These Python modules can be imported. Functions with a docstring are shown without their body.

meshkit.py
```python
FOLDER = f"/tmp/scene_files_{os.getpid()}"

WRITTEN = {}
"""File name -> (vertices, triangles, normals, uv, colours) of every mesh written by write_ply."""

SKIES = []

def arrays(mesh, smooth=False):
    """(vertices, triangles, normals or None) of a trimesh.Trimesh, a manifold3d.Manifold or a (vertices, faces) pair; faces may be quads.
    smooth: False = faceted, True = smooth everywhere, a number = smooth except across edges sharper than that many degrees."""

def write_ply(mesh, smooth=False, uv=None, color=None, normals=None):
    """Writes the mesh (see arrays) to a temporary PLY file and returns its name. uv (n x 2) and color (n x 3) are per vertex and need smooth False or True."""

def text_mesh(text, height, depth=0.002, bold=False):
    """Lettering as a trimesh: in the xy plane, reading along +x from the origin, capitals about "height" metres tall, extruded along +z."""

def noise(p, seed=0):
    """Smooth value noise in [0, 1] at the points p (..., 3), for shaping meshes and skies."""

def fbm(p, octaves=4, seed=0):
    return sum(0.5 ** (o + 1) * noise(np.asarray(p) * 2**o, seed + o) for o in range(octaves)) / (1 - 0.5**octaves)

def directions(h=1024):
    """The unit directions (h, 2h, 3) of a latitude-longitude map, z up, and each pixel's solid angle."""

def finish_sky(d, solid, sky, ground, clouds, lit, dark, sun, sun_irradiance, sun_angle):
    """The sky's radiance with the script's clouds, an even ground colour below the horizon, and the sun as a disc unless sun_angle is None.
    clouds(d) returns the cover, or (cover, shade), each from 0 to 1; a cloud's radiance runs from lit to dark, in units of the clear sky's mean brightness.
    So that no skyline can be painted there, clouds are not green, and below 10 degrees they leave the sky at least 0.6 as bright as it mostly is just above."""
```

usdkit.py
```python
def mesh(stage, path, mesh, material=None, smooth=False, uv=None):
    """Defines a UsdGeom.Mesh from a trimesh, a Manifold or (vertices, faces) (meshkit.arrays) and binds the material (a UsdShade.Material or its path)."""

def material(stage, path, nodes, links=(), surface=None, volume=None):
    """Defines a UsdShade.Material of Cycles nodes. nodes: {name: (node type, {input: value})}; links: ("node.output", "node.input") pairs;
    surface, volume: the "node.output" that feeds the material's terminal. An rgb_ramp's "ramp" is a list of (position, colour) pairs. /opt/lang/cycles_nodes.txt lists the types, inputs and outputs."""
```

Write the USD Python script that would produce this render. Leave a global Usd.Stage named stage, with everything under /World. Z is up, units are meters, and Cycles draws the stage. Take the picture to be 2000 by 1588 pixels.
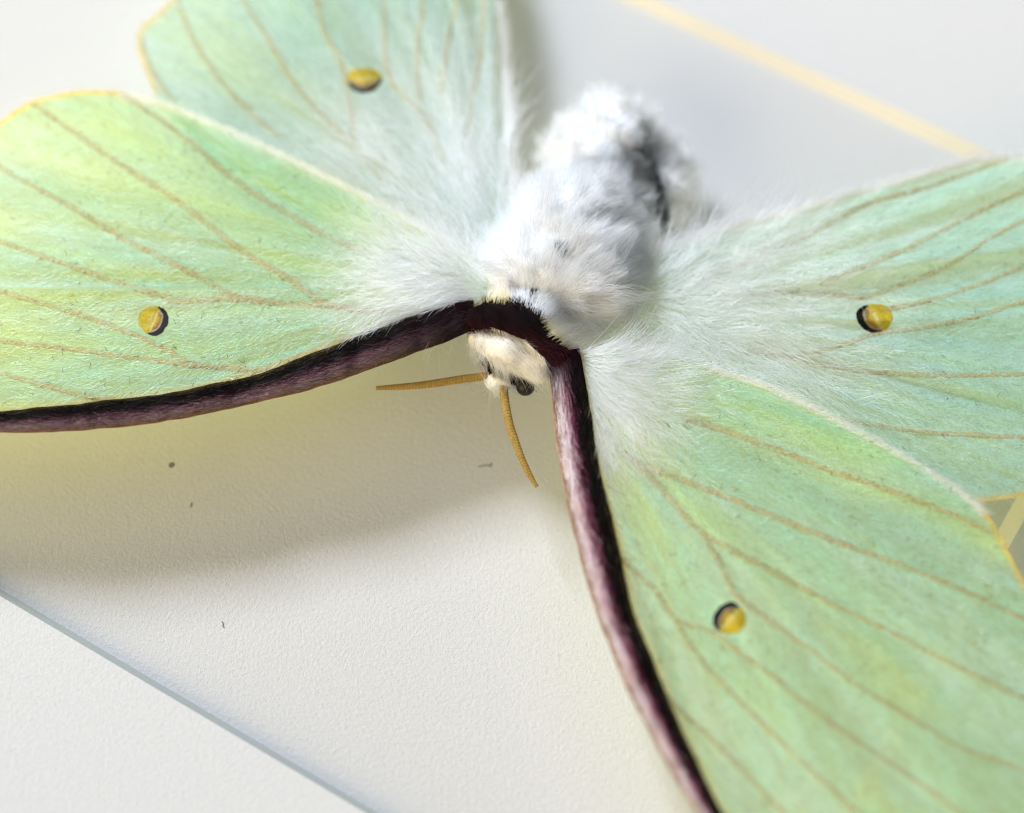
import math
import numpy as np, trimesh, shapely, usdkit, manifold3d as m3
from meshkit import fbm
from scipy.spatial import Delaunay, cKDTree
from pxr import Usd, UsdGeom, UsdLux, UsdShade, Gf, Sdf, Vt

stage = Usd.Stage.CreateInMemory()
UsdGeom.SetStageUpAxis(stage, 'Z')
UsdGeom.SetStageMetersPerUnit(stage, 1.0)
W = UsdGeom.Xform.Define(stage, '/World')
MM = 0.001
rng = np.random.default_rng(7)

# ------------------------------------------------------------------ camera
TILT, DIST, FW_RATIO = math.radians(27), 0.105, 1.5
FPX = 2000 * FW_RATIO
TARGET = np.array([0, 0, 8 * MM])
CAM = TARGET + DIST * np.array([0, -math.sin(TILT), math.cos(TILT)])
FWD = (TARGET - CAM) / DIST
RIGHT = np.array([1.0, 0, 0])
UP = np.cross(RIGHT, FWD)
cam = UsdGeom.Camera.Define(stage, '/World/camera')
cam.AddTransformOp().Set(Gf.Matrix4d(*RIGHT, 0, *UP, 0, *(-FWD), 0, *CAM, 1))
cam.CreateHorizontalApertureAttr(36.0)
cam.CreateFocalLengthAttr(36.0 * FW_RATIO)
cam.CreateClippingRangeAttr(Gf.Vec2f(0.005, 50))
cam.CreateFStopAttr(11.5)
cam.CreateFocusDistanceAttr(0.1062)
cam.CreateExposureAttr(0.03)

def rect_light(name, pos, target, w, h, color, intensity):
    l = UsdLux.RectLight.Define(stage, '/World/' + name)
    pos, target = np.array(pos, float), np.array(target, float)
    zz = (pos - target) / np.linalg.norm(pos - target)
    xx = np.cross([0.0, 0.001, 1.0], zz); xx /= np.linalg.norm(xx)
    yy = np.cross(zz, xx)
    l.AddTransformOp().Set(Gf.Matrix4d(*xx, 0, *yy, 0, *zz, 0, *pos, 1))
    l.CreateWidthAttr(w); l.CreateHeightAttr(h)
    l.CreateColorAttr(Gf.Vec3f(*color)); l.CreateIntensityAttr(intensity)
    return l

KEY = np.array([-0.62, 0.95, 1.0]); KEY /= np.linalg.norm(KEY)
rect_light('window_lamp', KEY * 0.34, (0, 0, 0), 0.084, 0.084, (0.92, 0.985, 1.10), 58.0)
rect_light('overhead_fill', (-0.1, 0.15, 0.75), (0, 0, 0), 1.0, 1.0, (0.82, 0.91, 1.02), 0.66)  # unseen overhead fill, added to lift the general light level
rect_light('front_fill', (-0.5, -0.45, 0.31), (0, 0, 0), 0.7, 0.5, (1.0, 0.83, 0.53), 5.0)  # unseen warm fill, added to lighten the shadow under the left wing

# ------------------------------------------------------------------ helpers
def ray(px, py):
    px, py = np.asarray(px, float), np.asarray(py, float)
    return ((px - 1000) / FPX)[..., None] * RIGHT - ((py - 794) / FPX)[..., None] * UP + FWD

def at(px, py, z):                     # point of the place seen at that spot of the picture, z metres above the paper
    d = ray(px, py)
    return CAM + d * ((np.asarray(z, float) - CAM[2]) / d[..., 2])[..., None]

def seen(p):
    q = np.asarray(p) - CAM
    d = q @ FWD
    return np.stack([1000 + FPX * (q @ RIGHT) / d, 794 - FPX * (q @ UP) / d], -1)

def lin(r, g, b):
    c = np.array([r, g, b]) / 255.0
    return np.where(c <= 0.04045, c / 12.92, ((c + 0.055) / 1.055) ** 2.4)

def tag(o, label=None, cat=None, group=None, kind=None):
    o = o.GetPrim() if hasattr(o, 'GetPrim') else o
    for k, v in (('label', label), ('category', cat), ('group', group), ('kind', kind)):
        if v: o.SetCustomDataByKey(k, v)
    return o

used = {}
def name_in(parent, name):
    n = used.get((parent, name), 0); used[(parent, name)] = n + 1
    return f'{parent}/{name}' + (f'_{n:03d}' if n else '')

def pv(prim, name, data, interp='vertex', typ=Sdf.ValueTypeNames.Color3fArray):
    UsdGeom.PrimvarsAPI(prim).CreatePrimvar(name, typ, interp).Set(Vt.Vec3fArray.FromNumpy(np.ascontiguousarray(data, np.float32)))

def put(parent, name, mesh, mat, smooth=True, col=None, pol=None):
    p = name_in(parent, name)
    m = usdkit.mesh(stage, p, mesh, mat, smooth=smooth)
    m.CreateDoubleSidedAttr(True)
    if col is not None: pv(m.GetPrim(), 'wcol', col)
    if pol is not None: pv(m.GetPrim(), 'wpol', pol, typ=Sdf.ValueTypeNames.Float3Array)
    return p

def curves(parent, name, pts, w0, w1, mat, col=None, kind='stuff'):
    n, k = pts.shape[:2]
    p = name_in(parent, name)
    c = UsdGeom.BasisCurves.Define(stage, p)
    c.CreateTypeAttr('linear')
    c.CreateCurveVertexCountsAttr(Vt.IntArray.FromNumpy(np.full(n, k, np.int32)))
    c.CreatePointsAttr(Vt.Vec3fArray.FromNumpy(pts.reshape(-1, 3).astype(np.float32)))
    wd = np.linspace(w0, w1, k)[None].repeat(n, 0).astype(np.float32).ravel()
    c.CreateWidthsAttr(Vt.FloatArray.FromNumpy(wd)); c.SetWidthsInterpolation('vertex')
    UsdShade.MaterialBindingAPI.Apply(c.GetPrim()).Bind(UsdShade.Material.Get(stage, mat))
    if col is not None:
        pv(c.GetPrim(), 'hcol', np.repeat(col, k, 0) if col.ndim == 2 else col.reshape(-1, 3), 'vertex')
    if kind: tag(c, kind=kind)
    return p

def smooth_line(pts, step=6.0):
    p = np.array(pts, float)
    t = np.r_[0, np.cumsum(np.linalg.norm(np.diff(p, axis=0), axis=1))]
    from scipy.interpolate import PchipInterpolator
    n = max(4, int(t[-1] / step))
    s = np.linspace(0, t[-1], n)
    return np.stack([PchipInterpolator(t, p[:, i])(s) for i in range(2)], -1)

L = '/World/Looks/'
UsdGeom.Scope.Define(stage, '/World/Looks')
M = lambda name, nodes, links, surface: (usdkit.material(stage, L + name, nodes, links, surface=surface), L + name)[1]

# ------------------------------------------------------------------ materials
def paper_mat(name, col, bump=0.5, fibres=True):
    return M(name, {
        'g': ('geometry', {}),
        'n1': ('noise_texture', {'scale': 3400, 'detail': 4, 'roughness': 0.65}),
        'n2': ('noise_texture', {'scale': 5200, 'detail': 3, 'roughness': .7}),
        'n3': ('noise_texture', {'scale': 90, 'detail': 3}),
        'nd': ('noise_texture', {'scale': 700, 'detail': 2}),
        'ms': ('vector_math', {'math_type': 'multiply_add', 'vector2': (.003, .003, .003)}),
        'vo': ('voronoi_texture', {'scale': 2100, 'feature': 'distance_to_edge'}),
        'rp': ('rgb_ramp', {'ramp': [(0, (.5, .5, .5)), (0.06, (.25, .25, .25)), (0.16, (0, 0, 0))]}),
        'a': ('math', {'math_type': 'multiply_add', 'value2': 0.3}),
        'a2': ('math', {'math_type': 'multiply_add', 'value2': 0.55}),
        'b': ('bump', {'strength': bump, 'distance': 0.00011}),
        'rc': ('rgb_ramp', {'ramp': [(0.3, tuple(np.array(col) * .955)), (0.55, tuple(col)), (0.7, tuple(np.minimum(np.array(col) * 1.02, .9)))]}),
        'd': ('diffuse_bsdf', {'roughness': 0.5})},
        [('g.position', x + '.vector') for x in ('n1', 'n2', 'n3', 'nd')] +
        [('nd.color', 'ms.vector1'), ('g.position', 'ms.vector3'), ('ms.vector', 'vo.vector'), ('vo.distance', 'rp.fac'),
         ('rp.color', 'a.value1'), ('n1.fac', 'a.value3'), ('n2.fac', 'a2.value1'), ('a.value', 'a2.value3'), ('a2.value', 'b.height'),
         ('n1.fac', 'rc.fac'), ('rc.color', 'd.color'), ('b.normal', 'd.normal')], 'd.BSDF')

PAPER = paper_mat('paper', (.715, .71, .70), .62)
MAT = paper_mat('mat_board', (.75, .75, .75), 0.45)
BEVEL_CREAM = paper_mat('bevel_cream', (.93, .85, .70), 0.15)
BEVEL_SHADED = paper_mat('bevel_shaded', (.44, .46, .44), 0.15)  # same bevel, with the shade of its unlit sides put into the colour

def wing_mat(name, trans, bump):
    return M(name, {
        'c': ('attribute', {'attribute': 'wcol'}), 'p': ('attribute', {'attribute': 'wpol'}),
        'n1': ('noise_texture', {'scale': 1.0, 'detail': 4, 'roughness': 0.65}),
        'n2': ('noise_texture', {'scale': 5.0, 'detail': 2}),
        'g': ('geometry', {}),
        'nf': ('noise_texture', {'scale': 5200, 'detail': 3, 'roughness': .6}),
        'sp': ('noise_texture', {'scale': 900, 'detail': 1}),
        'rs': ('rgb_ramp', {'ramp': [(0, (1, 1, 1)), (0.76, (1, 1, 1)), (0.80, (.55, .56, .5)), (1, (.4, .4, .35))]}),
        'r': ('rgb_ramp', {'ramp': [(0.2, (.62, .68, .62)), (0.5, (1, 1, 1)), (0.8, (1.3, 1.2, 1.3))]}),
        'r2': ('rgb_ramp', {'ramp': [(0.3, (.76, .78, .76)), (0.7, (1.2, 1.18, 1.2))]}),
        'm1': ('mix_color', {'blend_type': 'multiply', 'fac': 1.0, 'use_clamp_result': False}),
        'm2': ('mix_color', {'blend_type': 'multiply', 'fac': 1.0}),
        'm3': ('mix_color', {'blend_type': 'multiply', 'fac': 1.0}),
        'ad': ('math', {'math_type': 'multiply_add', 'value2': 0.4}),
        'b': ('bump', {'strength': bump, 'distance': 0.00012}),
        'd': ('diffuse_bsdf', {}), 'gl': ('sheen_bsdf', {'color': (.10, .10, .10), 'roughness': .4}),
        't': ('translucent_bsdf', {}), 'mt': ('mix_color', {'blend_type': 'mix', 'fac': .78, 'b': trans}),
        's': ('add_closure', {}), 'tr': ('transparent_bsdf', {'color': (1.0, .86, .42)}), 's3': ('mix_closure', {'fac': .12})},
        [('p.vector', 'n1.vector'), ('p.vector', 'n2.vector'), ('g.position', 'nf.vector'), ('g.position', 'sp.vector'), ('sp.fac', 'rs.fac'),
         ('n1.fac', 'r.fac'), ('nf.fac', 'r2.fac'), ('c.color', 'm1.a'), ('r.color', 'm1.b'), ('m1.result', 'm2.a'), ('r2.color', 'm2.b'),
         ('m2.result', 'm3.a'), ('rs.color', 'm3.b'), ('m3.result', 'd.color'), ('c.color', 'mt.a'), ('mt.result', 't.color'),
         ('n2.fac', 'ad.value1'), ('nf.fac', 'ad.value3'), ('ad.value', 'b.height'), ('b.normal', 'd.normal'),
         ('d.BSDF', 's.closure1'), ('t.BSDF', 's.closure2'), ('s.closure', 's3.closure1'), ('tr.BSDF', 's3.closure2')], 's3.closure')

WING = wing_mat('forewing_membrane', (.74, .56, .11), 0.8)
HINDWING = wing_mat('hindwing_membrane', (.56, .53, .28), 0.8)

def attr_mat(name, attr, noise_scale=5000, lo=.7, rough=.6, spec=.2, bump=.3):
    return M(name, {'c': ('attribute', {'attribute': attr}), 'g': ('geometry', {}),
        'n': ('noise_texture', {'scale': noise_scale, 'detail': 3, 'roughness': .65}),
        'r': ('rgb_ramp', {'ramp': [(.3, (lo, lo, lo)), (.7, (1.15, 1.15, 1.15))]}),
        'm': ('mix_color', {'blend_type': 'multiply', 'fac': 1.0}),
        'b': ('bump', {'strength': bump, 'distance': .0001}),
        'p': ('principled_bsdf', {'roughness': rough, 'specular_ior_level': spec})},
        [('g.position', 'n.vector'), ('n.fac', 'r.fac'), ('c.color', 'm.a'), ('r.color', 'm.b'), ('m.result', 'p.base_color'),
         ('n.fac', 'b.height'), ('b.normal', 'p.normal')], 'p.BSDF')
SCALES = attr_mat('scale_coat', 'wcol')
COSTA = attr_mat('costa_coat', 'wcol', rough=.5, spec=.15)
VEIN = M('vein_scales', {'c': ('attribute', {'attribute': 'wcol'}), 'g': ('geometry', {}),
        'n': ('noise_texture', {'scale': 4600, 'detail': 3, 'roughness': .7}),
        'ra': ('rgb_ramp', {'ramp': [(.36, (.05, .05, .05)), (.62, (.85, .85, .85))]}),
        'r': ('rgb_ramp', {'ramp': [(.40, (1.1, 1.1, 1.15)), (.58, (1, 1, 1)), (.66, (.62, .56, .46))]}),
        'm': ('mix_color', {'blend_type': 'multiply', 'fac': 1.0}),
        'b': ('bump', {'strength': .4, 'distance': .0001}),
        'd': ('diffuse_bsdf', {}), 't': ('transparent_bsdf', {}), 's': ('mix_closure', {})},
        [('g.position', 'n.vector'), ('n.fac', 'r.fac'), ('n.fac', 'ra.fac'), ('c.color', 'm.a'), ('r.color', 'm.b'), ('m.result', 'd.color'), ('n.fac', 'b.height'), ('b.normal', 'd.normal'),
         ('ra.color', 's.fac'), ('t.BSDF', 's.closure1'), ('d.BSDF', 's.closure2')], 's.closure')

def hair_mat(name, k_t=.35, gloss=.06, clear=0.0):
    return M(name, {'c': ('attribute', {'attribute': 'hcol'}),
        'd': ('diffuse_bsdf', {}), 't': ('translucent_bsdf', {}), 's': ('mix_closure', {'fac': k_t}),
        'g': ('glossy_bsdf', {'color': (.8, .8, .8), 'roughness': .5}), 's2': ('mix_closure', {'fac': gloss}), 'tr': ('transparent_bsdf', {}), 's3': ('mix_closure', {'fac': clear})},
        [('c.color', 'd.color'), ('c.color', 't.color'), ('d.BSDF', 's.closure1'), ('t.BSDF', 's.closure2'),
         ('s.closure', 's2.closure1'), ('g.BSDF', 's2.closure2'), ('s2.closure', 's3.closure1'), ('tr.BSDF', 's3.closure2')], 's3.closure')
HAIR = M('fine_hair', {'c': ('attribute', {'attribute': 'hcol'}), 'p': ('principled_hair_bsdf', {'model': 'Chiang', 'parametrization': 'Direct coloring', 'roughness': .4, 'radial_roughness': .7}),
        'tr': ('transparent_bsdf', {}), 's': ('mix_closure', {'fac': .15})}, [('c.color', 'p.color'), ('p.BSDF', 's.closure1'), ('tr.BSDF', 's.closure2')], 's.closure')
DARKHAIR = hair_mat('dark_hair', .05, .012)
COSTAHAIR = hair_mat('costa_hair', .1, .06)

def plain(name, col, rough=.5, spec=.4):
    return M(name, {'p': ('principled_bsdf', {'base_color': col, 'roughness': rough, 'specular_ior_level': spec})}, [], 'p.BSDF')
EYE = plain('dark_eye', (.014, .009, .006), .42, .3)
SKIN = M('body_skin', {'g': ('geometry', {}), 'n': ('noise_texture', {'scale': 900, 'detail': 4}),
         'r': ('rgb_ramp', {'ramp': [(.35, (.6, .6, .6)), (.6, (1, 1, 1))]}), 'c': ('attribute', {'attribute': 'wcol'}), 'm': ('mix_color', {'blend_type': 'multiply', 'fac': 1.0}), 'p': ('principled_bsdf', {'roughness': .8, 'specular_ior_level': .1})},
         [('g.position', 'n.vector'), ('n.fac', 'r.fac'), ('c.color', 'm.a'), ('r.color', 'm.b'), ('m.result', 'p.base_color')], 'p.BSDF')
LINT = plain('dark_lint', (.02, .02, .02), .7)

# ------------------------------------------------------------------ paper and mat
def quad_sheet(c, nx=2, ny=2):
    c = np.array(c, float)
    return (c, np.array([[0, 1, 2, 3]]))

def line_hit(a, b, c, d):
    A = np.array([[b[0] - a[0], -(d[0] - c[0])], [b[1] - a[1], -(d[1] - c[1])]])
    s = np.linalg.solve(A, np.array(c[:2]) - np.array(a[:2]))
    return np.array(a[:2]) + s[0] * (np.array(b[:2]) - np.array(a[:2]))

# foot of the bevel on the paper, from the three sides that show
bl = [at(0, 1146, 0), at(740, 1584, 0)]
tr = [at(1218, 8, 0), at(1880, 312, 0)]
ri = [at(1972, 980, 0), at(1926, 1062, 0)]
c_far = line_hit(tr[0], tr[1], ri[0], ri[1])
c_near = line_hit(bl[0], bl[1], ri[0], ri[1])
d_far = np.array(tr[0][:2]) - c_far; d_far /= np.linalg.norm(d_far)
d_near = np.array(bl[0][:2]) - c_near; d_near /= np.linalg.norm(d_near)
win = np.array([c_far, c_far + d_far * .125, c_near + d_near * .125, c_near])
print('window', win)
cen = win.mean(0)
def offset(poly, dist):
    return np.array(shapely.Polygon(poly).buffer(dist, join_style='mitre').exterior.coords)[:-1]
def match(poly, ref):
    return np.array([poly[np.argmin(np.linalg.norm(poly - r, axis=1))] for r in ref])
HB = 0.85 * MM
inner = win
def edges_out(poly, dists):
    c = poly.mean(0); n = len(poly); ln = []
    for k in range(n):
        a, b = poly[k], poly[(k + 1) % n]
        t = (b - a) / np.linalg.norm(b - a); nn = np.array([-t[1], t[0]])
        if nn @ (a - c) < 0: nn = -nn
        ln.append((a + nn * dists[k], b + nn * dists[k]))
    return np.array([line_hit(*ln[k - 1], *ln[k]) for k in range(n)])
upper = edges_out(win, [1.2 * MM, MM, .66 * MM, 1.4 * MM])
outer = match(offset(win, 130 * MM), win)
P = quad_sheet([(*match(offset(win, 3 * MM), win)[k], 0) for k in range(4)])
tag(stage.GetPrimAtPath(put('/World', 'backing_paper', P, PAPER, smooth=False)), kind='structure',
    label='off-white textured backing paper under the pinned moth', cat='paper')
mat = UsdGeom.Xform.Define(stage, '/World/mat_board')
tag(mat, 'white card mount framing the off-white paper, with a sloping cream rim coloured grey for shade on two sides', 'mat board')
for k in range(4):
    j = (k + 1) % 4
    a, b = [(*upper[k], HB), (*upper[j], HB), (*outer[j], HB), (*outer[k], HB)], [(*inner[k], -.0002), (*inner[j], -.0002), (*upper[j], HB), (*upper[k], HB)]
    put('/World/mat_board', 'mat_panel', quad_sheet(a), MAT, smooth=False)
    bp = put('/World/mat_board', 'bevel', quad_sheet(b), BEVEL_CREAM if k in (0, 3) else BEVEL_SHADED, smooth=False)
    tag(stage.GetPrimAtPath(bp), 'cream sloping edge' if k in (0, 3) else 'sloping edge with shade put into its grey colour')

# ------------------------------------------------------------------ the moth
MO = '/World/luna_moth'
tag(UsdGeom.Xform.Define(stage, MO), 'pale green luna moth with spread wings and fluffy white body', 'moth')
BASE = np.array([1075, 575.0])

WINGS = {
 'left_fore': dict(
  base=(965, 565), z=8.2, name='forewing', label='forewing to the left of the head',
  outline=[(925, 592), (900, 590), (800, 622), (700, 660), (600, 698), (500, 735), (400, 758), (300, 776), (200, 788), (100, 798), (0, 806), (-120, 806), (-300, 792), (-430, 765), (-500, 715),
    (-480, 650), (-380, 530), (-200, 385), (-90, 300), (0, 236), (40, 208), (65, 195), (110, 184), (165, 176), (240, 179), (330, 204), (450, 251), (600, 322), (700, 372), (800, 425), (880, 470), (950, 520), (960, 560)],
  hind=[(240, 179), (330, 204), (450, 251), (600, 322), (700, 372), (800, 425), (880, 470)],
  outer=[(-500, 715), (-480, 650), (-380, 530), (-200, 385), (-90, 300), (0, 236), (40, 208), (65, 195), (110, 184), (165, 176), (240, 179)],
  costa_o=[(930, 640), (900, 655), (800, 694), (700, 730), (600, 763), (500, 787), (400, 809), (300, 826), (200, 837), (100, 843), (0, 845), (-120, 840), (-300, 818), (-430, 785), (-500, 720)],
  costa_i=[(925, 585), (900, 588), (800, 619), (700, 656), (600, 694), (500, 731), (400, 754), (300, 772), (200, 784), (100, 794), (0, 802), (-120, 802), (-300, 788), (-430, 761), (-498, 712)],
  veins=[[(800, 612), (720, 607), (645, 597), (550, 592), (470, 583), (350, 588), (310, 576), (225, 550), (125, 515), (0, 472), (-150, 425)],
    [(560, 592), (470, 583), (435, 566), (350, 520), (240, 465), (150, 410), (50, 355), (0, 327), (-120, 265)],
    [(720, 606), (645, 595), (565, 545), (480, 495), (415, 445), (350, 395), (250, 330), (175, 280), (60, 200)],
    [(690, 655), (600, 690), (500, 722), (450, 720), (380, 712), (310, 675), (200, 630), (75, 590), (0, 570), (-300, 480)],
    [(450, 721), (350, 710), (250, 697), (125, 680), (0, 665), (-380, 570)],
    [(250, 783), (190, 777), (75, 750), (0, 730), (-420, 640)],
    [(800, 512), (740, 500), (650, 465), (550, 410), (450, 345), (375, 280), (300, 225), (237, 182)]],
  white_vein=(), eye=((300, 626), (30, 29), (.93, .36)), tint=(.78, .92, .98)),
 'right_fore': dict(
  base=(1080, 685), z=8.2, name='forewing', label='forewing to the right of the head',
  outline=[(1125, 690), (1128, 700), (1148, 780), (1163, 880), (1183, 980), (1208, 1080), (1234, 1200), (1278, 1300), (1318, 1400), (1368, 1510), (1408, 1590), (1490, 1700), (1600, 1820), (1740, 1920), (1880, 1980), (1980, 1960),
    (2080, 1800), (2130, 1600), (2110, 1400), (2060, 1260), (2000, 1137), (1960, 1058), (1925, 1000), (1895, 972), (1800, 908), (1720, 862), (1650, 826), (1560, 780), (1480, 745), (1380, 715), (1260, 690), (1180, 680)],
  hind=[(1925, 1000), (1895, 972), (1800, 908), (1720, 862), (1650, 826), (1560, 780), (1480, 745), (1380, 715)],
  outer=[(1980, 1960), (2080, 1800), (2130, 1600), (2110, 1400), (2060, 1260), (2000, 1137), (1960, 1058), (1925, 1000)],
  costa_o=[(1068, 690), (1077, 760), (1084, 850), (1095, 920), (1111, 1000), (1136, 1100), (1166, 1200), (1201, 1290), (1246, 1390), (1300, 1490), (1362, 1590), (1450, 1710), (1560, 1830), (1710, 1945), (1880, 2000), (1985, 1965)],
  costa_i=[(1132, 680), (1143, 745), (1158, 830), (1170, 905), (1187, 985), (1212, 1085), (1237, 1200), (1270, 1275), (1312, 1380), (1360, 1485), (1413, 1590), (1494, 1698), (1604, 1816), (1742, 1915), (1880, 1974), (1975, 1955)],
  veins=[[(1165, 815), (1225, 889), (1280, 919), (1300, 926), (1390, 959), (1500, 1004), (1625, 1054), (1775, 1109), (1875, 1151), (2000, 1209), (2060, 1240)],
    [(1330, 815), (1415, 841), (1500, 871), (1600, 911), (1720, 951), (1825, 991), (1940, 1042)],
    [(1225, 889), (1250, 909), (1300, 964), (1370, 1039), (1430, 1074), (1525, 1124), (1625, 1179), (1750, 1239), (1845, 1289), (2000, 1364), (2105, 1410)],
    [(1370, 1039), (1400, 1089), (1440, 1164), (1500, 1209), (1570, 1259), (1675, 1339), (1800, 1414), (1875, 1459), (2000, 1504), (2125, 1570)],
    [(1190, 1050), (1220, 1094), (1280, 1154), (1320, 1209), (1390, 1234), (1425, 1259), (1500, 1314), (1600, 1394), (1750, 1499), (1850, 1569), (2080, 1790)],
    [(1320, 1209), (1350, 1264), (1415, 1339), (1500, 1424), (1600, 1519), (1675, 1588), (1950, 1850)],
    [(1285, 1320), (1320, 1379), (1380, 1434), (1450, 1504), (1530, 1588), (1800, 1850)]],
  white_vein=(), eye=((1425, 1208), (33, 31), (-.78, -.62)), tint=(.80, .97, 1.08)),
 'left_hind': dict(
  base=(965, 470), z=7.0, name='hindwing', label='hindwing to the left of the abdomen',
  outline=[(1010, 500), (1003, 400), (1000, 320), (995, 230), (987, 130), (977, 0), (950, -170), (890, -350), (830, -560), (815, -750), (830, -930), (800, -1020), (745, -1010), (715, -900), (690, -700), (640, -480), (550, -290), (440, -130), (350, -25),
    (325, 8), (300, 32), (275, 52), (266, 78), (274, 115), (288, 150), (300, 178), (345, 240), (420, 330), (550, 430), (750, 540), (900, 580)],
  hind=[(1003, 400), (1000, 320), (995, 230), (987, 130), (977, 0), (950, -170), (890, -350)],
  outer=[(550, -290), (440, -130), (350, -25), (325, 8), (300, 32), (275, 52), (266, 78), (274, 115), (288, 150), (300, 178)],
  veins=[[(560, -150), (600, -60), (620, 10), (635, 65), (665, 120), (685, 210), (692, 283)],
    [(420, -120), (485, 15), (520, 70), (550, 125), (605, 200), (690, 285), (720, 320), (745, 358)],
    [(345, -10), (365, 50), (400, 115), (450, 180), (500, 230), (545, 268)],
    [(740, -300), (750, 0), (752, 100), (765, 160), (820, 215), (850, 270), (875, 325)],
    [(800, -400), (825, 0), (815, 100), (820, 200)],
    [(870, -300), (890, 0), (870, 100), (860, 190)],
    [(920, -220), (945, 0), (940, 100), (920, 200), (915, 320)],
    [(276, 70), (290, 120), (315, 165), (345, 205)]],
  white_vein=(), eye=((711, 156), (35, 26), (.12, .99)), tint=(.72, .76, .92)),
 'right_hind': dict(
  base=(1230, 600), z=7.0, name='hindwing', label='hindwing to the right of the abdomen',
  outline=[(1180, 500), (1290, 487), (1400, 447), (1550, 408), (1650, 379), (1750, 350), (1850, 324), (1910, 309), (2000, 303), (2120, 285), (2330, 240), (2600, 160), (2880, 60), (2930, 90), (2860, 160), (2620, 290), (2420, 420), (2280, 600), (2230, 790),
    (2140, 920), (2050, 958), (2000, 968), (1950, 977), (1890, 981), (1820, 960), (1650, 900), (1450, 840), (1250, 760), (1170, 690)],
  hind=[(1290, 487), (1400, 447), (1550, 408), (1650, 379), (1750, 350), (1850, 324), (1910, 309), (2000, 303)],
  outer=[(2140, 920), (2050, 958), (2000, 968), (1950, 977), (1890, 981), (1820, 960)],
  veins=[[(1350, 557), (1425, 525), (1500, 495), (1575, 460), (1625, 435), (1690, 400), (1800, 368), (1900, 335), (1985, 303)],
    [(1600, 557), (1675, 525), (1750, 495), (1840, 450), (1950, 395), (2200, 290)],
    [(1435, 585), (1520, 572), (1625, 575), (1675, 581), (1750, 560), (1850, 520), (1925, 470), (2000, 430), (2300, 280)],
    [(1540, 700), (1640, 675), (1710, 652), (1800, 640), (1900, 620), (2000, 590), (2290, 540)],
    [(1450, 688), (1550, 697), (1625, 715), (1700, 727), (1850, 733), (2000, 731), (2240, 720)],
    [(1500, 780), (1575, 804), (1675, 824), (1800, 844), (2000, 854), (2150, 860)],
    [(1700, 610), (1800, 590), (1900, 560), (2000, 520), (2250, 440)]],
  white_vein=(), eye=((1708, 621), (37, 29), (-.9, .42)), tint=(.86, .92, 1.04)),
}

def polar(q, w):
    d = q - np.array(w['base'])
    return np.hypot(d[:, 0], d[:, 1] * 1.12), np.arctan2(d[:, 1] * 1.12, d[:, 0])

def wing_z(q, w, key):
    """height of the membrane: shallow pleats that fan out from the root"""
    r, th = polar(q, w)
    fade = np.clip((r - 120) / 350, 0, 1)
    sd = {'left_fore': 3, 'right_fore': 5, 'left_hind': 9, 'right_hind': 12}[key]
    z = w['z'] + fade * (1.2 * (fbm(np.stack([th * 5, r / 900, 0 * r], -1), 2, sd) - .5) + (.6 if 'fore' in key else 1.6) * (fbm(np.stack([th * 17, r / 700, 0 * r + 3], -1), 2, sd + 1) - .5))
    dv = w['vtree'].query(q)[0]
    z = z + .07 * np.exp(-(dv / 9) ** 2) - .10 * np.exp(-(dv / 30) ** 2)
    if key == 'left_fore':            # the fold beside the last vein
        dh = cKDTree(smooth_line(np.array(w['veins'][6]) + np.array([7, -12]))).query(q)[0]
        z -= .70 * np.exp(-(dh / 20) ** 2) * fade
    return z * MM

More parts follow.
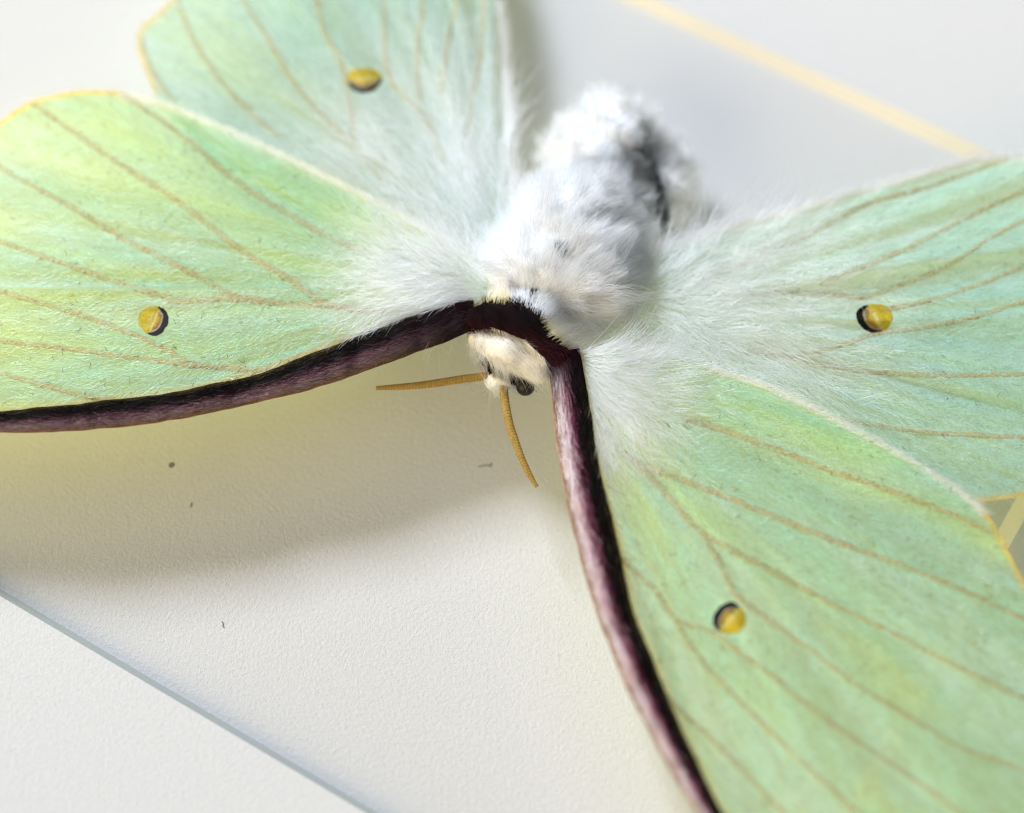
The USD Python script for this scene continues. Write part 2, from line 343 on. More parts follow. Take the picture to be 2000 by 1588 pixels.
green, green2, yel, pale = lin(112, 182, 160), lin(114, 184, 171), lin(156, 196, 146), lin(166, 202, 198)
tan, cream, orange, pinkish = lin(196, 178, 132), lin(235, 222, 185), lin(224, 168, 70), lin(214, 202, 198)

def lerp(a, b, t):
    t = np.clip(t, 0, 1)[..., None]
    return a * (1 - t) + b * t

def wing_colour(q, w, key):
    r, th = polar(q, w)
    sd = {'left_fore': 21, 'right_fore': 25, 'left_hind': 29, 'right_hind': 33}[key]
    f = lambda a, b, s, o=3: fbm(np.stack([th * a, r / b, 0 * r + s], -1), o, sd + s)
    c = lerp(green, green2, (f(7, 260, 1) - .32) * 2.6)
    c = lerp(c, yel, (f(11, 330, 2) - .46) * 3.4 * (.85 if 'fore' in key else .7))
    c = lerp(c, pale, (f(14, 300, 4) - .5) * (2.6 if 'hind' in key else 1.5))
    c = c * (0.80 + .40 * f(60, 110, 5))[:, None]
    c = lerp(c, pale, (.45 if 'hind' in key else .08) * np.ones(len(q)))
    if key == 'left_fore':
        c = lerp(c, yel * 1.08, .8 * np.exp(-(cKDTree(smooth_line([(560, 505), (420, 385), (300, 300), (200, 235)])).query(q)[0] / 46) ** 2) * .40)
    c = lerp(c, lin(222, 226, 222), np.clip(1.15 - r / (330 if 'fore' in key else 520), 0, .45))
    for name, col, wd, amt in (('hind', pinkish * 1.08, 14 if key == 'left_fore' else 10, .9), ('outer', orange, 8, 1.0)):
        d = cKDTree(smooth_line(w[name], 3)).query(q)[0]
        c = lerp(c, col, amt * np.exp(-(d / wd) ** 2))
    if 'costa_i' in w:
        d = cKDTree(smooth_line(w['costa_i'], 3)).query(q)[0]
        c = lerp(c, lin(205, 190, 130), .8 * np.exp(-(d / 9) ** 2))
    return c * np.array(w['tint']) * .80

def down_hairs(w, key, n, rlo, rhi, lens, power, lift, seed, poly, near_bias=True, curl=.35, clump=False):
    """silky hairs rooted on a membrane, combed outwards from the wing root"""
    g = np.random.default_rng(seed)
    x0, y0, x1, y1 = poly.bounds
    x0, y0, x1, y1 = max(x0, -120), max(y0, -120), min(x1, 2120), min(y1, 1700)
    out = []
    got = 0
    while got < n:
        q = g.uniform((x0, y0), (x1, y1), (n * 4, 2))
        q = q[shapely.contains_xy(poly, q[:, 0], q[:, 1])]
        r, th = polar(q, w)
        pr = np.where(r < rlo, 1, np.clip(1 - (r - rlo) / (rhi - rlo), 0, 1) ** power)
        q = q[g.random(len(q)) < pr]
        out.append(q); got += len(q)
        if len(q) == 0: break
    q = np.vstack(out)[:n]
    r, th = polar(q, w)
    d = (q - np.array(w['base'])) / np.maximum(np.hypot(*(q - np.array(w['base'])).T), 1)[:, None]
    sw = (fbm(np.stack([q[:, 0] / 60, q[:, 1] / 60, 0 * r], -1), 2, seed) - .5) * 2.4 * curl * 2 + g.normal(0, curl * .6, len(q))
    if key == 'right_fore': sw -= .25
    ca, sa = np.cos(sw), np.sin(sw)
    d = np.stack([d[:, 0] * ca - d[:, 1] * sa, d[:, 0] * sa + d[:, 1] * ca], -1)
    (ex, ey), (ea, eb), _ = w['eye']
    ln = g.uniform(*lens, len(q)) * (np.clip(1.25 - (r - rlo) / max(rhi - rlo, 1), .45, 1) if near_bias else 1)
    bend = g.normal(0, .28, len(q))
    K = 5
    pts = np.zeros((len(q), K, 3))
    lf = lift * g.uniform(.4, 1.2, len(q))
    for k in range(K):
        t = k / (K - 1)
        a = bend * t
        dd = np.stack([d[:, 0] * np.cos(a) - d[:, 1] * np.sin(a), d[:, 0] * np.sin(a) + d[:, 1] * np.cos(a)], -1)
        qq = q + dd * (ln * t)[:, None]
        z = wing_z(qq, w, key) + (lf * np.sin(min(t * 2.2, math.pi * .8)) + .03) * MM
        pts[:, k] = at(qq[:, 0], qq[:, 1], z)
    e = q + d * ln[:, None]
    ok = np.ones(len(q), bool)
    for t in (0, .35, .7, 1):
        qq = q + d * (ln * t)[:, None]
        ok &= ((qq[:, 0] - ex) / (ea + 3)) ** 2 + ((qq[:, 1] - ey) / (eb + 3)) ** 2 > 1
    if clump:
        ci = g.choice(len(q), max(2, len(q) // 16), replace=False)
        nb = cKDTree(q[ci]).query(q)[1]
        dt = pts[ci][nb][:, -1] - pts[:, -1]
        far = np.linalg.norm(dt, axis=1) < 2.2 * MM
        tt = (np.linspace(0, 1, K) ** 2)[None, :, None]
        pts = pts + tt * (dt * (g.uniform(.2, .8, len(q)) * far)[:, None])[:, None]
    return pts[ok], q[ok], r[ok], g

def eyespot(w, key, path):
    (cx, cy), (ra, rb), d = w['eye']
    d = np.array(d); n = np.array([-d[1], d[0]])
    nr, na = 22, 64
    rr, aa = np.meshgrid(np.linspace(0.02, 1, nr), np.linspace(0, 2 * np.pi, na, endpoint=False), indexing='ij')
    u, v = (rr * np.cos(aa)).ravel(), (rr * np.sin(aa)).ravel()      # u towards the dark rim
    wob = 1 + .10 * rr.ravel() ** 4 * (fbm(np.stack([6 * np.cos(aa.ravel()) + cx, 6 * np.sin(aa.ravel()), 0 * u], -1), 2, 6) - .5) + .04 * np.sin(3 * aa.ravel() + cx)
    # axes in the picture: unequal for the foreshortened spots
    off = u[:, None] * d * ra * .96 + v[:, None] * n * ra
    if rb != ra: off[:, 1] *= rb / ra
    q = np.array([cx, cy]) + off * wob[:, None]
    ri = np.hypot(u + .32, v) + .10 * (fbm(np.stack([u * 5 + cx, v * 5, 0 * u], -1), 2, 3) - .5)
    col = np.tile(lin(202, 178, 44), (len(u), 1)) * (.8 + .35 * fbm(np.stack([u * 3, v * 3, 0 * u + cx], -1), 3))[:, None]
    col = lerp(col, lin(232, 224, 150), np.exp(-((u + .06) / .17) ** 2) * np.clip(1 - v * v * 1.4, 0, 1) * .6)
    col = lerp(col, lin(168, 128, 36), np.exp(-((ri - .66) / .09) ** 2) * (u > 0.1))
    col = lerp(col, lin(120, 70, 50), np.exp(-((ri - .77) / .05) ** 2) * (u > 0.1) * .8)
    col = lerp(col, lin(135, 142, 162), np.exp(-((ri - .86) / .035) ** 2) * (u > .05) * .9)
    col = lerp(col, lin(10, 12, 16), np.clip((ri - .90) / .03, 0, 1) * (u > -.02))
    rim = rr.ravel()
    z = wing_z(q, w, key) + (.03 + .025 * (1 - rim ** 4) - .03 * np.exp(-((u - .0) / .1) ** 2)) * MM
    p = at(q[:, 0], q[:, 1], z)
    i, j = np.meshgrid(np.arange(nr - 1), np.arange(na), indexing='ij')
    f = np.stack([i * na + j, (i + 1) * na + j, (i + 1) * na + (j + 1) % na, i * na + (j + 1) % na], -1).reshape(-1, 4)
    f = np.vstack([f[:, [0, 1, 2]], f[:, [0, 2, 3]], np.array([[0, k, k + 1] for k in range(1, na - 1)])])
    tag(stage.GetPrimAtPath(put(path, 'eyespot', (p, f), SCALES, True, col * .85)), 'yellow eyespot with a black crescent rim')

def ribbon_tube(px_line, half, z_line, height, na=8):
    """a low rounded ridge following a line on the membrane"""
    q = np.array(px_line)
    t = np.gradient(q, axis=0); t /= np.linalg.norm(t, axis=1, keepdims=True)
    n = np.stack([-t[:, 1], t[:, 0]], -1)
    u = np.linspace(-1, 1, na)
    pts = np.zeros((len(q), na, 3))
    for k, uu in enumerate(u):
        qq = q + n * (uu * half)[:, None]
        zz = z_line(qq) + height * (1 - uu * uu) - .015 * MM
        pts[:, k] = at(qq[:, 0], qq[:, 1], zz)
    i, j = np.meshgrid(np.arange(len(q) - 1), np.arange(na - 1), indexing='ij')
    f = np.stack([i * na + j, i * na + j + 1, (i + 1) * na + j + 1, (i + 1) * na + j], -1).reshape(-1, 4)
    return pts.reshape(-1, 3), f

def build_wing(key):
    w = WINGS[key]
    w['vtree'] = cKDTree(np.vstack([smooth_line(v, 4) for v in w['veins']]))
    ol = smooth_line(w['outline'] + [w['outline'][0]], 6)[:-1]
    poly = shapely.Polygon(ol).buffer(0)
    x0, y0, x1, y1 = poly.bounds
    gx, gy = np.meshgrid(np.arange(x0, x1, 6.0), np.arange(y0, y1, 6.0))
    gx = gx + (np.arange(gx.shape[0]) % 2)[:, None] * 3.0
    q = np.stack([gx.ravel(), gy.ravel()], -1)
    inn = poly.buffer(-3.5)
    q = np.vstack([ol, q[shapely.contains_xy(inn, q[:, 0], q[:, 1])]])
    tri = Delaunay(q).simplices
    cc = q[tri].mean(1)
    tri = tri[shapely.contains_xy(poly, cc[:, 0], cc[:, 1])]
    e1, e2 = q[tri[:, 1]] - q[tri[:, 0]], q[tri[:, 2]] - q[tri[:, 0]]
    fl = (e1[:, 0] * e2[:, 1] - e1[:, 1] * e2[:, 0]) > 0
    tri[fl] = tri[fl][:, ::-1]
    z = wing_z(q, w, key)
    p = at(q[:, 0], q[:, 1], z)
    col = wing_colour(q, w, key)
    r, th = polar(q, w)
    path = put(MO, w['name'], (p, tri), WING if 'fore' in key else HINDWING, True, col, np.stack([th * 55, r / 55, 0 * r], -1))
    tag(stage.GetPrimAtPath(path), w['label'])
    # veins
    for k, v in enumerate(w['veins']):
        ln = smooth_line(v, 7)
        ln = ln[shapely.contains_xy(poly.buffer(-2), ln[:, 0], ln[:, 1])]
        if len(ln) < 4: continue
        s = np.linspace(0, 1, len(ln))
        g = np.random.default_rng(k)
        half = (8.6 - 3.6 * np.clip(polar(ln, w)[0] / 1200, 0, 1)) * (1 + .12 * g.normal(size=len(ln))) * (.8 if 'hind' in key else 1)
        half[[0, -1]] = .5
        P, F = ribbon_tube(ln, half, lambda a: wing_z(a, w, key), .07 * MM, 7)
        base = pinkish if k in w['white_vein'] else tan
        rr = polar(ln, w)[0]
        c = lerp(np.tile(base, (len(ln), 1)), lin(205, 200, 185), np.clip(1.2 - rr / 330, 0, .9))
        c = np.repeat(c * (.85 + .3 * fbm(np.stack([ln[:, 0] / 25, ln[:, 1] / 25, 0 * s], -1), 2, 5))[:, None], 7, axis=0)
        put(path, 'vein', (P, F), VEIN, True, c * .92)
    eyespot(w, key, path)
    fore = 'fore' in key
    # long white hairs near the root
    sd = {'left_fore': 101, 'right_fore': 102, 'left_hind': 103, 'right_hind': 104}[key]
    n1, lo, hi = {'left_fore': (2500, 60, 420), 'right_fore': (1800, 50, 400), 'left_hind': (4200, 100, 720), 'right_hind': (4300, 110, 820)}[key]
    pts, q, r, g = down_hairs(w, key, n1, lo, hi, (45, 165), 2.6, .75, sd, poly, clump=True)
    c = np.tile(np.array([.66, .69, .73]), (len(q), 1)) * g.uniform(.6, 1.1, (len(q), 1))
    curves(path, 'silky_fur', pts, 4.0e-5, .9e-5, HAIR, np.clip(c, 0, .97))
    # short pale down all over
    n2 = 13000 if fore else 7000
    pts, q, r, g = down_hairs(w, key, n2, 500, 1500, (10, 26), .7, .10, sd + 10, poly, False, .3)
    c = lerp(wing_colour(q, w, key) * 1.1, lin(215, 222, 185), g.uniform(0, .4, len(q))) * g.uniform(.45, 1.0, (len(q), 1))
    curves(path, 'wing_down', pts, 2.8e-5, 1.0e-5, HAIR, np.clip(c, 0, .9))
    pts, q, r, g = down_hairs(w, key, 220 if fore else 70, 600, 1700, (5, 14), .3, .12, sd + 25, poly, False, 1.2)
    curves(path, 'dark_scales', pts, 3.4e-5, 2.0e-5, DARKHAIR, np.tile(lin(60, 62, 48), (len(q), 1)) * g.uniform(.4, 1.6, (len(q), 1)))
    # fringe along the trailing edge
    hl = smooth_line(w['hind'], 3)
    g = np.random.default_rng(sd + 40)
    nf = 2000
    idx = g.integers(1, len(hl) - 1, nf)
    t = np.gradient(hl, axis=0)[idx]; t /= np.linalg.norm(t, axis=1, keepdims=True)
    cgrav = np.array(poly.centroid.coords[0])
    nn = np.stack([-t[:, 1], t[:, 0]], -1)
    nn *= np.sign(((hl[idx] - cgrav) * nn).sum(1))[:, None]
    rad = hl[idx] - np.array(w['base']); rad /= np.linalg.norm(rad, axis=1, keepdims=True)
    dd = rad * g.uniform(.5, 1, (nf, 1)) + nn * g.uniform(-.1, .55, (nf, 1))
    q0 = hl[idx] - nn * g.uniform(0, 12, (nf, 1))
    K = 4
    pts = np.zeros((nf, K, 3)); ln = g.uniform(14, 30, nf) * (1 if fore else 1.5)
    for k in range(K):
        tt = k / (K - 1)
        qq = q0 + dd * (ln * tt)[:, None]
        pts[:, k] = at(qq[:, 0], qq[:, 1], wing_z(q0, w, key) + (.05 + .18 * tt) * MM * g.uniform(.5, 1.3, nf))
    c = lerp(np.tile(lin(188, 178, 174), (nf, 1)), lin(228, 222, 220), g.random(nf))
    curves(path, 'edge_fringe', pts, 2.2e-5, .8e-5, HAIR, c)
    # thick leading edge with black and purple scales
    if fore:
        n = 150
        res = lambda a: smooth_line(a, 1.0)[np.linspace(0, len(smooth_line(a, 1.0)) - 1, n).astype(int)]
        o, i_ = res(w['costa_o']), res(w['costa_i'])
        ww = lambda k: (2.6 * (fbm(np.stack([np.linspace(0, 45, n), np.full(n, 1.0 * k), np.zeros(n)], -1), 3, sd) - .5))[:, None] * (o - i_) / np.linalg.norm(o - i_, axis=1)[:, None]
        o, i_ = o + ww(1) * 1.6, i_ + ww(5) * 2.2
        na = 24
        ang = np.linspace(0, 2 * np.pi, na, endpoint=False)
        wid = np.linalg.norm(o - i_, axis=1)
        zc = wing_z(i_, w, key)
        pts = np.zeros((n, na, 3)); cols = np.zeros((n, na, 3))
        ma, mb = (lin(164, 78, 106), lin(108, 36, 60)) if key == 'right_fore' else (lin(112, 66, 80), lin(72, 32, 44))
        pa, pb = (lin(250, 234, 234), lin(238, 206, 212)) if key == 'right_fore' else (lin(158, 138, 138), lin(140, 106, 116))  # maroon and pale bands: left darkened for shade, right paled for its highlight
        hgt = wid * .035 * MM * .40 * (.82 + .36 * fbm(np.stack([np.linspace(0, 30, n), np.zeros(n), np.zeros(n)], -1), 2, sd))
        for k, a in enumerate(ang):
            u = .5 - .5 * math.cos(a)               # 0 outer rim, 1 inner
            qq = o * (1 - u) + i_ * u
            groove = -.16 * math.exp(-((u - .80) / .06) ** 2) if a < math.pi else 0
            pts[:, k] = at(qq[:, 0], qq[:, 1], zc + hgt * (1.15 * math.sin(a) + groove) + .02 * MM)
            s = np.linspace(0, 1, n)
            nz = fbm(np.stack([s * 40, np.full(n, u * 6), np.zeros(n)], -1), 3, 4)
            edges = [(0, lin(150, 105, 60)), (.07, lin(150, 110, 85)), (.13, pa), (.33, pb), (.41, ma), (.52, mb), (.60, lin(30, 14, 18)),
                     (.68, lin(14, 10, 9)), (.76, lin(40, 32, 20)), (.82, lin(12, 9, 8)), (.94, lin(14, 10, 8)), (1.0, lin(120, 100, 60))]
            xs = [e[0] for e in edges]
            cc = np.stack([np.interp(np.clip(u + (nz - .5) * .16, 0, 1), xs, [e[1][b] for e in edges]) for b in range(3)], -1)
            root = np.clip(1.2 - s * (8 if key == 'left_fore' else 20), 0, 1)[:, None]
            cols[:, k] = cc * (1 - root) + root * lin(26, 12, 14)
        ii, jj = np.meshgrid(np.arange(n - 1), np.arange(na), indexing='ij')
        F = np.stack([ii * na + jj, ii * na + (jj + 1) % na, (ii + 1) * na + (jj + 1) % na, (ii + 1) * na + jj], -1).reshape(-1, 4)
        F = np.vstack([F[:, [0, 1, 2]], F[:, [0, 2, 3]]])
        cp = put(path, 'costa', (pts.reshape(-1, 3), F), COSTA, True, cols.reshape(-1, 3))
        tag(stage.GetPrimAtPath(cp), 'rounded purple and black leading edge')
        # short scales combed along it
        g = np.random.default_rng(sd + 70)
        nh = 13000
        si, ak = g.uniform(0, n - 14, nh), g.uniform(0.02, np.pi * .99, nh)
        u0 = .5 - .5 * np.cos(ak)
        K = 4
        hp = np.zeros((nh, K, 3))
        adv = g.uniform(1.3, 3.6, nh); drift = g.normal(0.0, .16, nh)
        at_i = lambda arr, s: arr[np.floor(s).astype(int)] + (arr[np.minimum(np.floor(s).astype(int) + 1, n - 1)] - arr[np.floor(s).astype(int)]) * (s % 1)[:, None]
        for k in range(K):
            tt = k / (K - 1)
            s = np.minimum(si + adv * tt, n - 1.01)
            a = np.clip(ak + drift * tt, 0, np.pi)
            u = .5 - .5 * np.cos(a)
            qq = at_i(o, s) * (1 - u)[:, None] + at_i(i_, s) * u[:, None]
            h = np.interp(s, np.arange(n), hgt); zz = np.interp(s, np.arange(n), zc)
            hp[:, k] = at(qq[:, 0], qq[:, 1], zz + h * 1.15 * np.sin(a) + (.02 + .13 * tt * g.uniform(.1, 1.6, nh)) * MM)
        uc = np.clip(u0 + g.normal(0, .085, nh), 0, 1)
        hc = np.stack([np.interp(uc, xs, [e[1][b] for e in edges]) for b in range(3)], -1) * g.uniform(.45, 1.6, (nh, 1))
        rt = np.clip(1.2 - si / n * (8 if key == 'left_fore' else 20), 0, 1)[:, None]
        hc = hc * (1 - rt) + rt * lin(44, 16, 24)
        pl = uc < .52
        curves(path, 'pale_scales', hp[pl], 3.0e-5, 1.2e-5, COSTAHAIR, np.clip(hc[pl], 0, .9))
        curves(path, 'black_scales', hp[~pl], 3.0e-5, 1.2e-5, DARKHAIR, np.clip(hc[~pl] * .6, 0, .9))
    return path

for key in ('left_hind', 'right_hind', 'left_fore', 'right_fore'):
    build_wing(key)

# ------------------------------------------------------------------ body
BACK = np.array([.505, .863, 0.0]); SIDE = np.array([.863, -.505, 0.0])
def ball(c, r, seg=32): return m3.Manifold.sphere(r, seg).translate([float(x) for x in c])
S = lambda px, py, z, r: ball(at(px, py, z * MM), r * MM)
hull = lambda *a: m3.Manifold.batch_hull(list(a))
thorax = hull(S(1040, 540, 7.0, 3.4), S(1150, 560, 7.0, 3.4), S(1120, 450, 7.4, 4.0), S(1160, 430, 5, 4.0), S(1060, 600, 5.5, 2.8))
abdomen = hull(S(1130, 385, 5.2, 3.0), S(1165, 318, 5.7, 3.8)) + hull(S(1165, 318, 5.7, 3.8), S(1190, 272, 6.0, 3.2))
abdomen += hull(S(1290, 300, 4.6, 1.7), S(1306, 380, 4.2, 1.7), S(1296, 415, 3.8, 1.4), S(1275, 330, 3.8, 1.8)) + hull(S(1230, 380, 3.8, 2.6), S(1240, 320, 4.2, 2.4))
collar = hull(S(905, 628, 8.3, .75), S(960, 618, 9.2, .95)) + hull(S(960, 618, 9.2, .95), S(1035, 642, 9.4, 1.05)) + hull(S(1035, 642, 9.4, 1.05), S(1090, 700, 8.8, .95)) + hull(S(960, 618, 9.2, .95), S(1035, 642, 9.4, 1.05), S(1050, 590, 6, 2.5))
tuft = hull(S(935, 662, 8.0, .75), S(990, 685, 8.2, 1.25), S(1050, 722, 7.6, .95), S(1010, 660, 6.5, 1.8))
headb = hull(S(985, 730, 6.2, 1.35), S(1010, 690, 6.2, 2.0))
face = hull(S(968, 745, 6.2, .75), S(985, 735, 6.2, 1.1))
bodym = m3.Manifold.batch_boolean([thorax, abdomen, collar, tuft, headb, face], m3.OpType.Add).refine_to_length(.35 * MM)
mm_ = bodym.to_mesh()
body = trimesh.Trimesh(mm_.vert_properties[:, :3], mm_.tri_verts, process=True)
trimesh.smoothing.filter_taubin(body, iterations=12)
lump = .75 * (fbm(body.vertices / (2.0 * MM), 2, 17) - .5)
axis_pos = (body.vertices - at(1105, 520, 7 * MM)) @ np.array([.505, .863, 0.0]) / MM
lump += np.where(axis_pos > 4.6, .28 * np.sin(axis_pos * 2.4), 0)          # abdomen rings
body.vertices = body.vertices + body.vertex_normals * (lump * MM * np.clip((body.vertices[:, 2] - .002) / .004, 0, 1) * (axis_pos > -3.2))[:, None]
print('body z', body.bounds / MM, len(body.faces))

# fur
poly = lambda pts: shapely.Polygon(pts)
inside = lambda pg, q: shapely.contains_xy(pg, q[:, 0], q[:, 1])
DARKP = poly([(890, 590), (925, 578), (945, 592), (985, 596), (1012, 590), (1052, 620), (1066, 662), (1105, 680), (1140, 690), (1140, 740), (1075, 745), (1062, 700), (1025, 665), (965, 640), (905, 650)])
CREAMP = poly([(903, 650), (965, 640), (1025, 662), (1062, 697), (1080, 740), (1060, 752), (1020, 745), (985, 715), (945, 700), (915, 680)])
FACEP = poly([(945, 735), (985, 720), (1000, 752), (985, 775), (955, 755)])
YELP = [poly([(930, 572), (985, 560), (1000, 596), (935, 600)]), poly([(1046, 618), (1075, 630), (1090, 655), (1122, 676), (1110, 692), (1062, 668)])]
HOLES = [poly([(1082, 478), (1100, 474), (1118, 492), (1106, 502)]), poly([(1236, 300), (1256, 268), (1280, 330), (1304, 420), (1296, 468), (1270, 430), (1245, 370)]),
         poly([(1034, 572), (1046, 568), (1046, 590), (1034, 588)])]
BLACKP = poly([(955, 700), (1000, 715), (1015, 738), (1055, 752), (1030, 768), (985, 745), (950, 730)])

vq = seen(body.vertices)
bc = np.tile(np.array([.93, .93, .93]), (len(vq), 1))
bc[inside(DARKP.buffer(14), vq)] = lin(24, 10, 12)
bc[inside(CREAMP, vq) & ~inside(DARKP, vq)] = lin(246, 240, 228)
bc[inside(BLACKP, vq) & (body.vertices[:, 2] < 7.4 * MM)] = lin(20, 15, 12)
for h in HOLES: bc[inside(h.buffer(6), vq)] = (.12, .125, .13)  # shadow inside the fur gaps is put into the skin colour
bpath = put(MO, 'body', body, SKIN, True, bc)

def body_fur(n, seed):
    g = np.random.default_rng(seed)
    np.random.seed(seed)
    p, fi = trimesh.sample.sample_surface(body, n, seed=seed)
    nrm = body.face_normals[fi]
    keep = (nrm[:, 2] > -.35) & (p[:, 2] > 2.5 * MM)
    return p[keep], nrm[keep], g

p, nrm, g = body_fur(46000, 11)
q = seen(p)
c_th = at(1105, 520, 7 * MM)
s_ax = (p - c_th) @ BACK / MM
l_ax = (p - c_th) @ SIDE / MM
kind = np.zeros(len(p), int)
kind[inside(DARKP, q)] = 1
kind[inside(CREAMP, q)] = 2
kind[inside(BLACKP, q) & (p[:, 2] < 7.2 * MM)] = 4
kind[inside(FACEP, q)] = 3
for yp in YELP: kind[inside(yp, q) & (kind != 1)] = 5
hole = np.zeros(len(p), bool)
for h in HOLES: hole |= inside(h, q)
keep = ~(hole & (g.random(len(p)) < .9))
p, nrm, q, s_ax, l_ax, kind = [a[keep] for a in (p, nrm, q, s_ax, l_ax, kind)]
# flow: backwards and outwards, tufted
out = np.sign(l_ax)[:, None] * SIDE * np.clip(np.abs(l_ax) / 4, 0, 1)[:, None]
sw = fbm(p / (1.7 * MM), 2, 3) - .5
sw2 = fbm(p / (1.7 * MM) + 50, 2, 8) - .5
flow = BACK * 1.0 + out * .75 + sw[:, None] * SIDE * 1.7 + sw2[:, None] * BACK * .8
front = kind == 2
flow[front] = (-BACK * .4 + SIDE * .5)[None] + g.normal(0, .25, (front.sum(), 3)) + sw[front][:, None] * SIDE * 2
flow[kind == 1] = (SIDE * .6 - BACK * .3)[None] + sw[kind == 1][:, None] * BACK * 2
flow[kind == 3] = (-BACK * .8)[None] + g.normal(0, .35, ((kind == 3).sum(), 3))
flow -= (flow * nrm).sum(1)[:, None] * nrm
flow /= np.maximum(np.linalg.norm(flow, axis=1, keepdims=True), 1e-9)
length = np.choose(kind, [2.8, 1.0, 1.3, .7, .3, 2.4]) * MM * g.uniform(.6, 1.15, len(p))
abd = s_ax > 4.6
length[(kind == 0) & abd] *= .66
liftk = np.choose(kind, [.55, .35, .55, .6, .3, .6]) * g.uniform(.5, 1.5, len(p))
liftk[(kind == 0) & abd] *= 1.35
d0 = flow + nrm * liftk[:, None]; d0 /= np.linalg.norm(d0, axis=1, keepdims=True)
# tufts: each has its own lean and length
cl = rng.choice(len(p), 480, replace=False)
wob = p + g.normal(0, .22 * MM, p.shape)
_, near = cKDTree(p[cl]).query(wob)
lean = rng.normal(0, .22, (len(cl), 3)); tl = rng.uniform(.75, 1.2, len(cl)); shade = rng.uniform(.92, 1.0, len(cl))
wk = (kind == 0) | ((kind == 2) & (q[:, 1] < 715))
d0 = np.where(wk[:, None], d0 + lean[near] - ((lean[near] * nrm).sum(1) * .5)[:, None] * nrm, d0)
d0 /= np.linalg.norm(d0, axis=1, keepdims=True)
length = np.where(wk, length * tl[near], length)
tipc = p[cl][near] + d0[cl][near] * length[cl][near][:, None]
K = 5
pts = np.zeros((len(p), K, 3))
pull = g.uniform(.25, .85, len(p))
pull[kind == 1] *= .5
jit = g.normal(0, .16 * MM, (len(p), 3))
for k in range(K):
    t = k / (K - 1)
    x = p + d0 * (length * t)[:, None] - np.array([0, 0, 1]) * (length * .22 * t * t)[:, None] + jit * (t * t)
    x = x + (tipc - (p + d0 * length[:, None])) * (pull * t * t)[:, None]
    pts[:, k] = x
col = np.zeros((len(p), 3))
col[kind == 0] = np.array([.69, .715, .75])
col[kind == 1] = lerp(np.tile(lin(20, 8, 10), (len(p), 1)), lin(95, 30, 45), np.clip((q[:, 1] - 612 - .25 * (q[:, 0] - 960)) / 30, 0, 1) * g.random(len(p)))[kind == 1]
col[kind == 2] = lerp(np.tile(lin(252, 248, 234), (len(p), 1)), lin(254, 253, 251), g.random(len(p)))[kind == 2]
yb = (kind == 2) & (g.random(len(p)) < .12)
col[yb] = lin(226, 198, 140)
col[kind == 3] = lin(226, 212, 150)
col[kind == 4] = lin(22, 18, 14)
col[kind == 5] = lin(240, 208, 110)
side = (kind == 0) & (q[:, 0] > 1285) & (q[:, 1] > 330)
col[side] = lerp(np.tile(lin(225, 220, 212), (len(p), 1)), lin(196, 182, 130), np.clip((q[:, 1] - 350) / 90, 0, 1) * g.random(len(p)))[side]
col *= g.uniform(.6, 1.06, (len(p), 1)) * shade[near][:, None]
col = np.repeat(col[:, None], K, 1)
col[kind == 5] = lerp(np.tile(lin(238, 165, 45), (K, 1)), np.array([.80, .80, .80]), np.linspace(-.1, 1.3, K))[None] * g.uniform(.9, 1.04, ((kind == 5).sum(), 1, 1))
for kk, nm, mt, w0 in ((0, 'white_fur', HAIR, 4.8e-5), (1, 'dark_collar_fur', DARKHAIR, 2.4e-5), (2, 'cream_head_tuft', HAIR, 2.2e-5), (3, 'face_fur', HAIR, 2.0e-5), (4, 'black_face_fur', DARKHAIR, 2.0e-5), (5, 'yellow_collar_fur', HAIR, 3.2e-5)):
    m_ = kind == kk
    if m_.sum(): curves(bpath, nm, pts[m_], w0, .7e-5, mt, np.clip(col[m_], 0, .97))
    print(nm, m_.sum())

# eyes
for px, py in ((1026, 755), (948, 712)):
    e = trimesh.creation.icosphere(3, .66 * MM if px > 1000 else .5 * MM)
    e.apply_translation(at(px, py, (6.5 if px > 1000 else 5.8) * MM)); put(MO, 'eye', e, EYE, True)

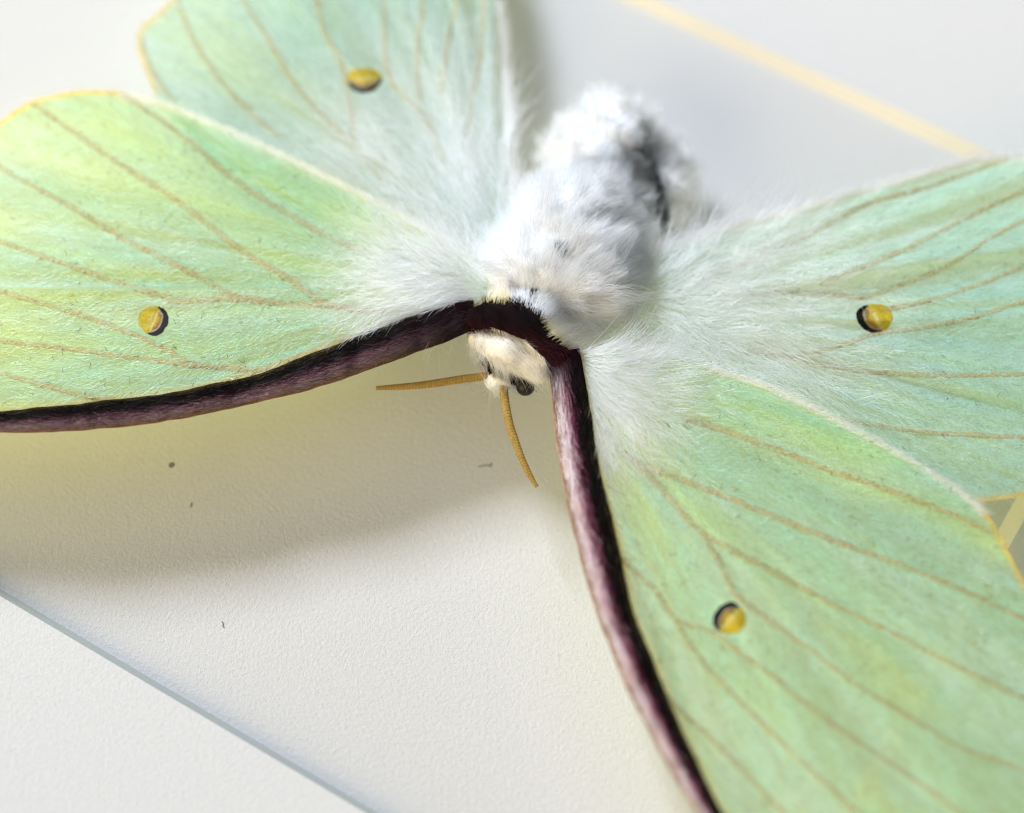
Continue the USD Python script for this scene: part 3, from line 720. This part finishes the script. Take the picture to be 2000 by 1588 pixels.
# antennae: flattened tapering cords with oblique ribs
def antenna(line, zs, half0, half1):
    ln = smooth_line(line, 1.2)
    n = len(ln); s = np.linspace(0, 1, n)
    c = at(ln[:, 0], ln[:, 1], np.interp(s, np.linspace(0, 1, len(zs)), zs) * MM)
    t = np.gradient(c, axis=0); t /= np.linalg.norm(t, axis=1, keepdims=True)
    view = (CAM - c); view /= np.linalg.norm(view, axis=1, keepdims=True)
    a = np.cross(t, view); a /= np.linalg.norm(a, axis=1, keepdims=True)
    b = np.cross(a, t)
    na = 16; ang = np.linspace(0, 2 * np.pi, na, endpoint=False)
    prof = np.interp(s, [0, .1, .5, .85, 1], [half0 * .9, half0, half0 * .95, half0 * .72, half1]) * .035 * MM
    ph = s[:, None] * (np.linalg.norm(np.diff(ln, axis=0), axis=1).sum() / 6.0) * 2 * np.pi - 1.2 * np.abs(np.cos(ang))[None] * np.pi
    rib = 1 + .04 * np.sin(ph)
    P = c[:, None] + prof[:, None, None] * rib[..., None] * (np.cos(ang)[None, :, None] * a[:, None] + .7 * np.sin(ang)[None, :, None] * b[:, None])
    i, j = np.meshgrid(np.arange(n - 1), np.arange(na), indexing='ij')
    F = np.stack([i * na + j, i * na + (j + 1) % na, (i + 1) * na + (j + 1) % na, (i + 1) * na + j], -1).reshape(-1, 4)
    F = np.vstack([F[:, [0, 1, 2]], F[:, [0, 2, 3]], [[0, k + 1, k] for k in range(1, na - 1)], [[(n - 1) * na, (n - 1) * na + k, (n - 1) * na + k + 1] for k in range(1, na - 1)]])
    col = lerp(np.tile(lin(142, 112, 44), (n, na, 1)), lin(188, 158, 90), np.clip(rib - 1, -.04, .04) / .08 * .7 + .4)
    return put(MO, 'antenna', (P.reshape(-1, 3), F), SCALES, True, col.reshape(-1, 3))
antenna([(962, 733), (900, 741), (840, 750), (790, 755), (735, 758)], [6.6, 6.4, 6.0, 5.6], 8.2, 4)
antenna([(982, 745), (986, 780), (993, 820), (1006, 862), (1028, 915), (1049, 951)], [6.6, 6.4, 6.0, 5.4], 8.6, 3.5)

# ------------------------------------------------------------------ dust on the paper
def fibre(line, label, r=.012, name='lint_fibre'):
    ln = smooth_line(line, 1.5)
    P = at(ln[:, 0], ln[:, 1], np.full(len(ln), .03 * MM))
    t = np.gradient(P, axis=0); t /= np.linalg.norm(t, axis=1, keepdims=True)
    a = np.cross(t, [0, 0, 1.0]); na = 6; ang = np.linspace(0, 2 * np.pi, na, endpoint=False)
    r = r * 1.5
    V = P[:, None] + r * MM * (np.cos(ang)[None, :, None] * a[:, None] + np.sin(ang)[None, :, None] * np.array([0, 0, 1.0]))
    n = len(P)
    i, j = np.meshgrid(np.arange(n - 1), np.arange(na), indexing='ij')
    F = np.stack([i * na + j, i * na + (j + 1) % na, (i + 1) * na + (j + 1) % na, (i + 1) * na + j], -1).reshape(-1, 4)
    tag(stage.GetPrimAtPath(put('/World', name, (V.reshape(-1, 3), F), LINT, True)), label, 'lint')
fibre([(934, 911), (944, 910), (950, 908), (956, 911), (960, 904)], 'thin crooked grey fibre on the paper beside the right antenna tip', .016)
fibre([(331, 911), (331, 907), (335, 905), (339, 906), (338, 910), (334, 912), (331, 910)], 'tiny dark ring of lint on the yellow-shaded paper below the left wing', .03)
fibre([(372, 990), (374, 985), (374, 982)], 'short dark speck of lint in the yellow shade below the ring', .02)
fibre([(433, 1214), (436, 1219), (435, 1222), (438, 1226)], 'small grey curl of lint on the brightly lit paper', .014)
fibre([(240, 1527), (244, 1533), (249, 1534), (252, 1530)], 'pale grey curl of lint beyond the shaded rim, on the white mount', .014)
